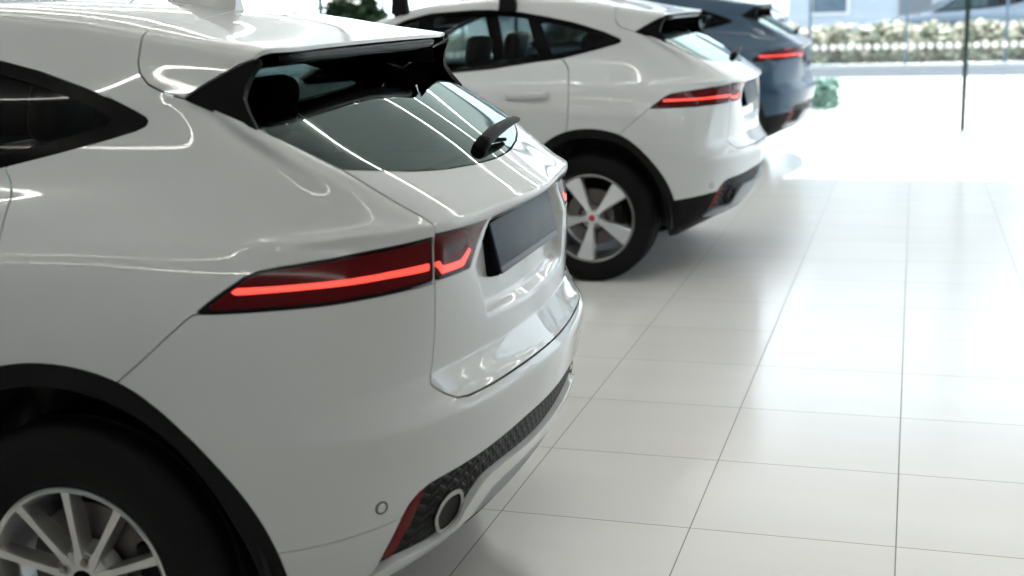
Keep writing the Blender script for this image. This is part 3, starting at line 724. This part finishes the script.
def wheel(parent, loc, rz, style):
    k = str(style); mt = M_alloy if style == 10 else M_alloy2
    w = ob('wheel', MS['tyre|' + k], M_rubber, parent, loc, (0, 0, rz))
    w.name = 'wheel'
    ob('rim_barrel', MS['rim_barrel|' + k], M_alloy if style == 10 else M_barrel, w); ob('spoke_star', MS['spoke_star|' + k], mt, w)
    ob('brake_disc', MS['brake_disc'], M_disc, w); ob('brake_caliper', MS['brake_caliper'], M_plastic, w)
    for me in MS['nuts|' + k]: ob('wheel_nut', me, M_nut, w)
    ob('centre_cap', MS['centre_cap'], M_gloss if style == 10 else M_alloy2, w, (0, -.010, 0) if style == 10 else (0, 0, 0))
    if style == 5: ob('cap_badge', MS['cap_badge'], M_cap_red, w, label='small red round centre badge')
    return w

def make_car(label, loc, rz, paint, style, black_valance=False, rack=False, group=None, full=True):
    t = thing('suv_car', label, 'car', loc, rz, group)
    P = lambda key, m, parent=t, name=None, label=None: ob(name or key.split('|')[0], MESH[key], m, parent, label=label)
    pm = [paint, M_inner]
    P('body_shell', pm)
    tg = P('tailgate', pm); P('rear_bumper', pm); P('bonnet', pm)
    P('rear_glass', M_glass_rear, label='dark tinted rear window'); P('windscreen', M_wind)
    sp = P('roof_spoiler', pm); P('spoiler_underside', M_gloss, sp, label='gloss black underside of the spoiler')
    P('spoiler_liner', M_inner, sp); P('front_grille', M_mesh); P('front_intake', M_mesh); P('floor_pan', M_inner); P('bumper_underside', [M_plastic, M_inner])
    dg = P('diffuser_grille', M_mesh, label='black zigzag mesh'); P('diffuser_trim', [M_skid if black_valance else paint, M_inner], dg); P('skid_plate', [M_skid, M_inner])
    P('shark_fin_aerial', paint); P('rear_wiper', M_plastic)
    ph = P('plate_holder', M_gloss); P('holder_strip', M_plate2, ph); P('number_plate', M_plate, ph, label='blank slate grey number plate')
    for k in 'LR':
        P('rear_wheel_arch_trim|' + k, [M_plastic, M_plastic], label='black plastic wheel arch trim'); P('front_wheel_arch_trim|' + k, [M_plastic, M_plastic])
        fd = P('front_door|' + k, pm); rd = P('rear_door|' + k, pm); P('door_handle|' + k, paint, rd)
        ob('door_handle', MESH['door_handle|' + k], paint, fd, (-.86, 0, -.004))
        P('door_mirror|' + k, paint, fd)
        ws_ = P('window_surround|' + k, [M_gloss, M_inner]); P('quarter_glass|' + k, M_glass, ws_); P('rear_side_glass|' + k, M_glass, ws_); P('front_side_glass|' + k, M_wind, ws_)
        P('sill_trim|' + k, [M_plastic, M_inner]); P('headlamp|' + k, [M_head, M_inner]); P('spoiler_fin|' + k, [M_fin, M_fin], sp)
        P('bumper_valance|' + k, [M_plastic if black_valance else paint, M_inner])
        tl = P('tail_light|' + k, M_lens, label='dark red tail light with a glowing bar'); P('lamp_edge|' + k, [M_lens_blk, M_inner], tl); P('light_bar|' + k, M_bar, tl, label='glowing red bar')
        tl = P('lid_light|' + k, M_lens, t, 'tail_light', 'dark red lamp on the tailgate with a hooked bar')
        P('lid_lamp_edge|' + k, [M_lens_blk, M_inner], tl, 'lamp_edge'); P('lid_bar|' + k, M_bar, tl, 'light_bar', 'glowing red hooked bar'); P('reversing_lamp|' + k, M_rev, tl)
        P('rear_reflector|' + k, [M_refl, M_inner], label='slanted red reflector')
        if black_valance: ex = P('exhaust_ring|' + k, [M_mesh, M_inner], dg, 'exhaust_blank'); P('exhaust_bore|' + k, M_mesh, dg, 'exhaust_blank_centre')
        else: ex = P('exhaust_ring|' + k, [M_chrome, M_inner], label='chrome oval exhaust ring'); P('exhaust_bore|' + k, M_inner, ex)
        P('parking_sensor|' + k, paint); P('sensor_gasket|' + k, M_plastic)
    for x in (0, -2.681):
        wheel(t, (x, -.80, .368), 0, style); wheel(t, (x, .80, .368), math.pi, style)
    for y in (-.37, .37):
        s_ = ob('front_seat', MS['front_seat'], M_seat, t, (-1.30, y, 0)); ob('head_restraint', MS['head_restraint'], M_seat, s_)
    rb = ob('rear_bench', MS['rear_bench'], M_seat, t)
    for y in (-.36, 0, .36): ob('head_restraint', MS['head_restraint'], M_seat, rb, (-.58, y, .0))
    ob('dashboard', MS['dashboard'], M_seat, t); ob('steering_wheel', MS['steering_wheel'], M_seat, t); ob('parcel_shelf', MS['parcel_shelf'], M_seat, t)
    if rack:
        for x, z in ((-1.25, 1.545), (-.564, 1.545)):
            for s in (-1, 1): ob('roof_rack_foot', MS['rack_foot'], M_plastic, t, (x, s * .585, z), (0, 0, 0 if s < 0 else math.pi), 'black roof rack foot')
            ob('roof_rack_bar', MS['rack_bar'], M_plastic, t, (x, 0, z + .15), label='black roof bar')
    return t
# ------------------------------------------------------------------ the showroom
T = .60407                                                # floor tile
def struct(name, me, m): o = ob(name, me, m); o['kind'] = 'structure'; return o
def tag(o, label, cat, group=None, kind=None):
    o['label'] = label; o['category'] = cat
    if group: o['group'] = group
    if kind: o['kind'] = kind
    return o
XL, XR, YB, YF, H = -10.0, 8.0, -7.5, 11.96, 4.0
def tile_mat():
    m = mat('pale stone floor tiles', (.5, .49, .47), .2); b = m.node_tree.nodes['Principled BSDF']; Lk = m.node_tree.links
    tc = nd(m, 'ShaderNodeTexCoord')
    br = nd(m, 'ShaderNodeTexBrick', offset=0.0, squash=1.0); Lk.new(tc.outputs['Object'], br.inputs['Vector'])
    for k, v in (('Scale', 1.0), ('Mortar Size', .0022), ('Mortar Smooth', .1), ('Bias', 0.), ('Brick Width', T), ('Row Height', T)): br.inputs[k].default_value = v
    br.inputs['Color1'].default_value = (.745, .735, .71, 1); br.inputs['Color2'].default_value = (.77, .76, .735, 1); br.inputs['Mortar'].default_value = (.22, .215, .205, 1)
    nz = nd(m, 'ShaderNodeTexNoise', Scale=2.2, Detail=6); mp = nd(m, 'ShaderNodeMapping'); mp.inputs['Scale'].default_value = (.35, 1.6, 1)
    Lk.new(tc.outputs['Object'], mp.inputs[0]); Lk.new(mp.outputs[0], nz.inputs['Vector'])
    mx = nd(m, 'ShaderNodeMix', data_type='RGBA', blend_type='MULTIPLY'); mx.inputs[0].default_value = .12
    Lk.new(br.outputs['Color'], mx.inputs[6]); Lk.new(nz.outputs['Fac'], mx.inputs[7]); Lk.new(mx.outputs[2], b.inputs['Base Color'])
    mr = nd(m, 'ShaderNodeMapRange'); Lk.new(br.outputs['Fac'], mr.inputs[0]); mr.inputs[3].default_value = .18; mr.inputs[4].default_value = .6
    Lk.new(mr.outputs[0], b.inputs['Roughness'])
    bp = nd(m, 'ShaderNodeBump', Strength=.3, Distance=.002, invert=True); Lk.new(br.outputs['Fac'], bp.inputs['Height']); Lk.new(bp.outputs[0], b.inputs['Normal'])
    return m
def box(x0, x1, y0, y1, z0, z1, r=0.): return MB().rbox(((x0 + x1) / 2, (y0 + y1) / 2, (z0 + z1) / 2), (x1 - x0, y1 - y0, z1 - z0), r)
struct('floor', box(XL, XR, YB, YF, -.2, 0).mesh('floor'), tile_mat())
M_wall = noise_col(mat('grey plaster', (.29, .335, .345), .7), 2, .03); M_ceil = mat('white ceiling', (.80, .82, .82), .8)
M_frame = mat('grey aluminium', (.32, .34, .36), .4, .6); M_clear = glass('clear pane', (.97, .985, .98), 0.); M_joint = mat('dark green pane edge', (.004, .022, .020), .3)
M_dot = mat('white frit dots', (.85, .86, .87), .6)
M_led = mat('warm light strip', (.9, .9, .88), .5, emit=(1, .95, .88), es=22.)
struct('ceiling', box(XL, XR, YB, YF, H, H + .25).mesh('ceiling'), M_ceil)
struct('wall_left', box(XL - .2, XL, YB, YF, 0, H).mesh('wall_left'), M_wall)
def back_wall(): return MB().rbox((XL / 2 + XR / 2, YB - .1, H / 2), (XR - XL + .4, .2, H), 0)
M_wall_dark = noise_col(mat('dark grey panelling', (.135, .175, .19), .6), 2, .05)
struct('wall_back', back_wall().mesh('wall_back'), M_wall_dark)
# glazed front: tall frameless panes with a band of dots, and the glazed side
DOTZ = .965
def glazed(n, x0, x1, axis, at, joints, dots):
    w = struct('window_%d' % n, None, []) if False else None
    def Q(a, d, z): return (a, at + d, z) if axis == 'x' else (at + d, a, z)
    es = [x0] + joints + [x1]
    root = bpy.data.objects.new('window_%d' % n, None); C.objects.link(root); root['kind'] = 'structure'; root.location = Q((x0 + x1) / 2, 0, 0)
    inv = Matrix.Translation(-Vector(root.location))
    for a, b_ in zip(es, es[1:]):
        g = MB(); g.quadgrid([[Q(a + .004, 0, .01), Q(b_ - .004, 0, .01)], [Q(a + .004, 0, H), Q(b_ - .004, 0, H)]])
        ob('pane', g.xform(inv).mesh('pane'), M_clear, root)
    for a in joints:
        g = MB(); p, q = Q(a, -.014, 0), Q(a, .014, H); s = .026 if axis == 'x' else .03
        g.rbox(Q(a, 0, H / 2), (s * 2, .022, H) if axis == 'x' else (.022, s * 2, H), .002)
        ob('pane_joint', g.xform(inv).mesh('pane_joint'), M_joint if axis == 'x' else M_frame, root)
    g = MB(); g.rbox(Q((x0 + x1) / 2, 0, H - .03), (abs(x1 - x0), .08, .06) if axis == 'x' else (.08, abs(x1 - x0), .06), .004)
    ob('head_rail', g.xform(inv).mesh('head_rail'), M_frame, root)
    if dots:
        g = MB()
        for zz in (DOTZ,):
            a = x0 + .1
            while a < x1:
                vs = [g.bm.verts.new(Q(a + .040 * math.cos(k * math.pi / 8), -.004, zz + .040 * math.sin(k * math.pi / 8))) for k in range(16)]
                g.bm.faces.new(vs); a += .099
        o = ob('dot_band', g.xform(inv).mesh('dot_band'), M_dot, root, label='row of white dots'); o['kind'] = 'stuff'
    return root
glazed(1, XL, XR, 'x', YF, [-8.9, -6.24, -3.57, -.90, 1.77, 4.44, 7.11], True)
M_wall_warm = noise_col(mat('warm grey plaster', (.30, .285, .26), .7), 2, .03)
struct('wall_right', box(XR, XR + .2, YB, 4.0, 0, H).mesh('wall_right'), M_wall_warm)
glazed(2, 4.0, YF - .1, 'y', XR, [5.6, 7.2, 8.8, 10.4], False)
# warm light strips in the ceiling
def strip_light(x0, x1, y0, y1, label):
    b = MB(); b.rbox(((x0 + x1) / 2, (y0 + y1) / 2, H - .022), (x1 - x0, y1 - y0, .02), .002)
    h = MB(); h.rbox(((x0 + x1) / 2, (y0 + y1) / 2, H - .006), (x1 - x0 + .03, y1 - y0 + .03, .012), .002)
    c = Vector(((x0 + x1) / 2, (y0 + y1) / 2, H)); inv = Matrix.Translation(-c)
    t = thing('ceiling_light', label, 'light', c, 0, 'warm ceiling light strips')
    ob('housing', h.xform(inv).mesh('housing'), M_frame, t); ob('diffuser', b.xform(inv).mesh('diffuser'), M_led, t)
for y in (-5.8, -3.6, -1.4, .9, 3.2, 5.5, 7.8, 10.1): strip_light(-9, 7, y - .012, y + .012, 'long thin warm light strip running across the ceiling')

# cars
WHITE1 = make_car('large white SUV in front with a ten-spoke wheel and no roof rack', (-.51020, -.54819, 0), .01234, M_white, 10)
WHITE2 = make_car('white SUV with black roof rack feet and a five-spoke wheel with red badge', (-.509, 4.27046, 0), -.015, M_white, 5, True, True)
BLUE = make_car('dark blue SUV parked beyond the white SUV with the roof rack, by the sunlit glass', (-.573, 9.36430, 0), -.002, M_blue, 5, True)

# ------------------------------------------------------------------ outside
M_pave = noise_col(mat('pale paving', (.50, .50, .49), .8), 3, .05); M_road = noise_col(mat('grey street', (.30, .31, .33), .85), 6, .08)
struct('ground', box(-40, 40, YF + .005, 24.6, -.3, -.02).mesh('ground'), M_pave)
struct('ground_street', box(-60, 60, 24.6, 70, -.4, -.06).mesh('ground_street'), M_road)
# glazed outer screen with posts
M_post = mat('dark blue grey post', (.08, .12, .16), .4)
def screen():
    t = thing('glass_screen', 'grey framed glass screen with thin posts beyond the pale paving', 'screen', (0, 22.4, 0))
    b = MB(); b.rbox((0, 0, .10), (30, .10, .24), .01); b.rbox((0, 0, .02), (30, .3, .08), .01); ob('bottom_rail', b.mesh('bottom_rail'), M_frame, t)
    b = MB(); b.rbox((0, 0, 3.1), (30, .10, .14), .01); ob('top_rail', b.mesh('top_rail'), M_frame, t)
    for k in range(-7, 8):
        x = 1.05 + 1.80 * k
        if abs(x) < 15: b = MB(); b.rbox((x, 0, 1.6), (.055, .06, 2.9), .008); ob('post', b.mesh('post'), M_post, t)
    b = MB(); b.quadgrid([[(-15, 0, .2), (15, 0, .2)], [(-15, 0, 3.05), (15, 0, 3.05)]]); ob('glass_panel', b.mesh('glass_panel'), M_clear, t)
screen()
M_leaf = noise_col(mat('green leaves', (.27, .43, .36), .6), 6, .5); M_leaf2 = noise_col(mat('dark green leaves', (.03, .07, .03), .5), 8, .5); M_bloom = noise_col(mat('cream blossom', (.72, .68, .58), .7), 9, .4); M_pot = mat('white planter', (.75, .75, .74), .5); M_hedge = noise_col(mat('dull green hedge', (.30, .34, .25), .7), 4, .4)
def foliage(c, size, n, leaf, seed, box_=False):
    """a crown of n small bent leaves filling an ellipsoid (or a clipped block)"""
    rnd = random.Random(seed); b = MB()
    for _ in range(n):
        while True:
            p = Vector((rnd.uniform(-1, 1), rnd.uniform(-1, 1), rnd.uniform(-1, 1)))
            if box_ or p.length < 1: break
        p = Vector((p.x * size[0], p.y * size[1], p.z * size[2])) + Vector(c)
        R = Matrix.Rotation(rnd.uniform(0, 6.3), 3, 'Z') @ Matrix.Rotation(rnd.uniform(-1.2, 1.2), 3, 'X')
        l = leaf * rnd.uniform(.7, 1.3); w = l * .34
        v = [b.bm.verts.new(p + R @ Vector(q)) for q in ((0, 0, 0), (l * .4, w, .1 * l), (l, 0, 0), (l * .4, -w, .1 * l), (l * .5, 0, -.06 * l))]
        b.bm.faces.new((v[0], v[4], v[1])); b.bm.faces.new((v[1], v[4], v[2])); b.bm.faces.new((v[0], v[3], v[4])); b.bm.faces.new((v[3], v[2], v[4]))
    return b
def planter():
    t = thing('planter', 'small square planter of clipped green leaves on the bright paving', 'planter', (.03, 14.15, 0))
    b = MB(); b.rbox((0, 0, .01), (.56, .5, .05), .01); b.rbox((0, 0, .05), (.38, .36, .08), .02); ob('pot', b.mesh('pot'), M_pot, t)
    ob('foliage', foliage((0, 0, .265), (.19, .18, .19), 900, .09, 3, True).mesh('foliage', None), M_leaf, t)
planter()
rnd = random.Random(5)
xs_ = [(-8.6 + .92 * k, 23.6 + .95 * (k % 2)) for k in range(19)]
for i, (x, y) in enumerate(xs_):
    t = thing('flowering_shrub', 'low shrub with pale cream blossom behind the glass screen', 'shrub', (x, y, -.05 if y > 24.2 else -.02), 0, 'shrubs behind the glass screen')
    b = MB(); b.tube([(0, 0, 0), (.02, 0, .2), (0, .02, .45)], [.05, .04, .02], 6); ob('stem', b.mesh('stem'), M_leaf2, t)
    ob('foliage', foliage((0, 0, .48), (.70, .36, .46), 800, .2, 20 + i).mesh('foliage', None), M_hedge, t)
    ob('blossom', foliage((0, -.05, .60), (.70, .37, .42), 460, .17, 40 + i).mesh('blossom', None), M_bloom, t)
# pot plant inside, behind the white cars
def pot_plant():
    t = thing('potted_plant', 'dark green leafy plant in a tall pot beyond the white cars', 'plant', (-5.45, 11.2, 0))
    b = MB(); b.lathe([(.14, 0), (.16, .02), (.20, .50), (.185, .50), (.17, .44), (.001, .43)], 32, 'z'); ob('pot', b.mesh('pot'), M_pot, t)
    b = MB(); b.tube([(0, 0, .42), (.02, .01, .8), (0, 0, 1.3)], [.03, .025, .015], 8); ob('stem', b.mesh('stem'), M_leaf2, t)
    ob('foliage', foliage((0, 0, 1.35), (.34, .34, .42), 900, .2, 9).mesh('foliage', None), M_leaf2, t)
pot_plant()
# parked cars in the street and houses beyond
def street_car(x, y, rz, paint, label):
    t = thing('parked_car', label, 'car', (x, y, -.06), rz)
    for key, m in (('body_shell', [paint, M_inner]), ('tailgate', [paint, M_inner]), ('rear_bumper', [paint, M_inner]), ('bonnet', [paint, M_inner]), ('windscreen', M_glass), ('rear_glass', M_glass), ('roof_spoiler', [paint, M_inner]), ('floor_pan', M_inner), ('front_grille', M_mesh)):
        ob(key, MESH[key], m, t)
    for k in 'LR':
        for key, m in (('window_surround', [M_gloss, M_inner]), ('front_door', [paint, M_inner]), ('rear_door', [paint, M_inner]), ('sill_trim', [M_plastic, M_inner]), ('rear_wheel_arch_trim', [M_plastic, M_plastic]), ('front_wheel_arch_trim', [M_plastic, M_plastic]), ('headlamp', [M_head, M_inner]), ('bumper_valance', [paint, M_inner]), ('tail_light', M_lens), ('quarter_glass', M_glass), ('rear_side_glass', M_glass), ('front_side_glass', M_glass)):
            ob(key, MESH[key + '|' + k], m, t)
    for xx in (0, -2.681):
        for yy, r in ((-.80, 0), (.80, math.pi)):
            w = ob('wheel', MS['tyre|5'], M_rubber, t, (xx, yy, .368), (0, 0, r)); ob('spoke_star', MS['spoke_star|5'], M_alloy2, w)
street_car(3.45, 28.6, 0, M_grey_paint, 'grey blue car parked in the street beyond the shrubs')
street_car(-2.6, 29.2, 0, M_silver_paint, 'silver car parked in the street, left of the grey blue one')
M_render = noise_col(mat('pale house render', (.62, .63, .64), .8), 1, .06); M_render2 = noise_col(mat('blue grey house render', (.42, .47, .53), .8), 1, .06); M_pane = mat('house window pane', (.10, .14, .18), .08); M_roof = mat('slate roof', (.15, .16, .18), .7)
def house(x, y, w, d, h, m, label):
    t = thing('house', label, 'building', (x, y, -.06))
    b = MB(); b.rbox((0, 0, h / 2), (w, d, h), .02); ob('wall', b.mesh('wall'), m, t)
    b = MB(); b.prism([(-w / 2 - .3, h), (w / 2 + .3, h), (w / 2 - 1.2, h + 2), (-w / 2 + 1.2, h + 2)], -d / 2 - .3, d / 2 + .3); ob('roof', b.mesh('roof'), M_roof, t)
    n = max(2, int(w / 2.2))
    for fl in range(int(h / 3)):
        for k in range(n):
            if fl == 0 and k == n // 2:
                b = MB(); b.rbox((-w / 2 + (k + .5) * w / n, -d / 2 - .02, 1.05), (1.0, .08, 2.1), .01); ob('door', b.mesh('door'), M_roof, t); continue
            f = MB(); f.rbox((-w / 2 + (k + .5) * w / n, -d / 2 - .02, 1.7 + fl * 3), (1.25, .10, 1.5), .01)
            o = ob('window', f.mesh('window'), M_pot, t)
            g = MB(); g.rbox((-w / 2 + (k + .5) * w / n, -d / 2 - .055, 1.7 + fl * 3), (1.08, .06, 1.33), .004); ob('pane', g.mesh('pane'), M_pane, o)
house(-9.5, 44, 9, 8, 6.2, M_render, 'pale rendered house across the street, behind the white SUV with the roof rack')
house(1.2, 44, 8, 8, 6.2, M_render2, 'blue grey rendered house across the street, left of the pane joint')
house(10.6, 44, 9, 8, 6.2, M_render, 'pale rendered house across the street, right of the blue grey house')
SKY, SUN, EXPO = 2.9, 6.8, 0.27
# ------------------------------------------------------------------ light and camera
sc = bpy.context.scene
w = bpy.data.worlds.new('sky'); sc.world = w; w.use_nodes = True
bg = w.node_tree.nodes['Background']; bg.inputs['Color'].default_value = (.80, .91, 1.0, 1); bg.inputs['Strength'].default_value = SKY
sun = bpy.data.lights.new('sun', 'SUN'); sun.energy = SUN; sun.angle = math.radians(.6); sun.color = (1, .975, .94)
so = bpy.data.objects.new('sun', sun); C.objects.link(so)
so.rotation_euler = Vector((-.075, -1.0, -math.tan(math.radians(43)))).to_track_quat('-Z', 'Y').to_euler(); so.location = (2, 20, 15)
cam = bpy.data.cameras.new('camera'); co = bpy.data.objects.new('camera', cam); C.objects.link(co); sc.camera = co
cam.sensor_width = 36; cam.lens = 1274.02 / 1024 * 36; cam.clip_start = .05; cam.clip_end = 300
Rt = Vector((0.95493461, 0.29526638, -0.03029288)); Up = Vector((-0.03620303, 0.21716368, 0.97546362)); Fw = Vector((-0.29460013, 0.93040728, -0.21806665))
Mx = Matrix((Rt, Up, -Fw)).transposed().to_4x4(); Mx.translation = (1.20627, -3.62813, 1.58278); co.matrix_world = Mx
cam.dof.use_dof = True; cam.dof.focus_distance = 3.75; cam.dof.aperture_fstop = 2.5
sc.view_settings.view_transform = 'Standard'; sc.view_settings.look = 'None'; sc.view_settings.gamma = 1; sc.view_settings.use_curve_mapping = False
sc.view_settings.exposure = EXPO
sc.cycles.max_bounces = 10; sc.cycles.transparent_max_bounces = 16; sc.cycles.diffuse_bounces = 5; sc.cycles.glossy_bounces = 5; sc.cycles.sample_clamp_indirect = 8
sc.cycles.use_denoising = True
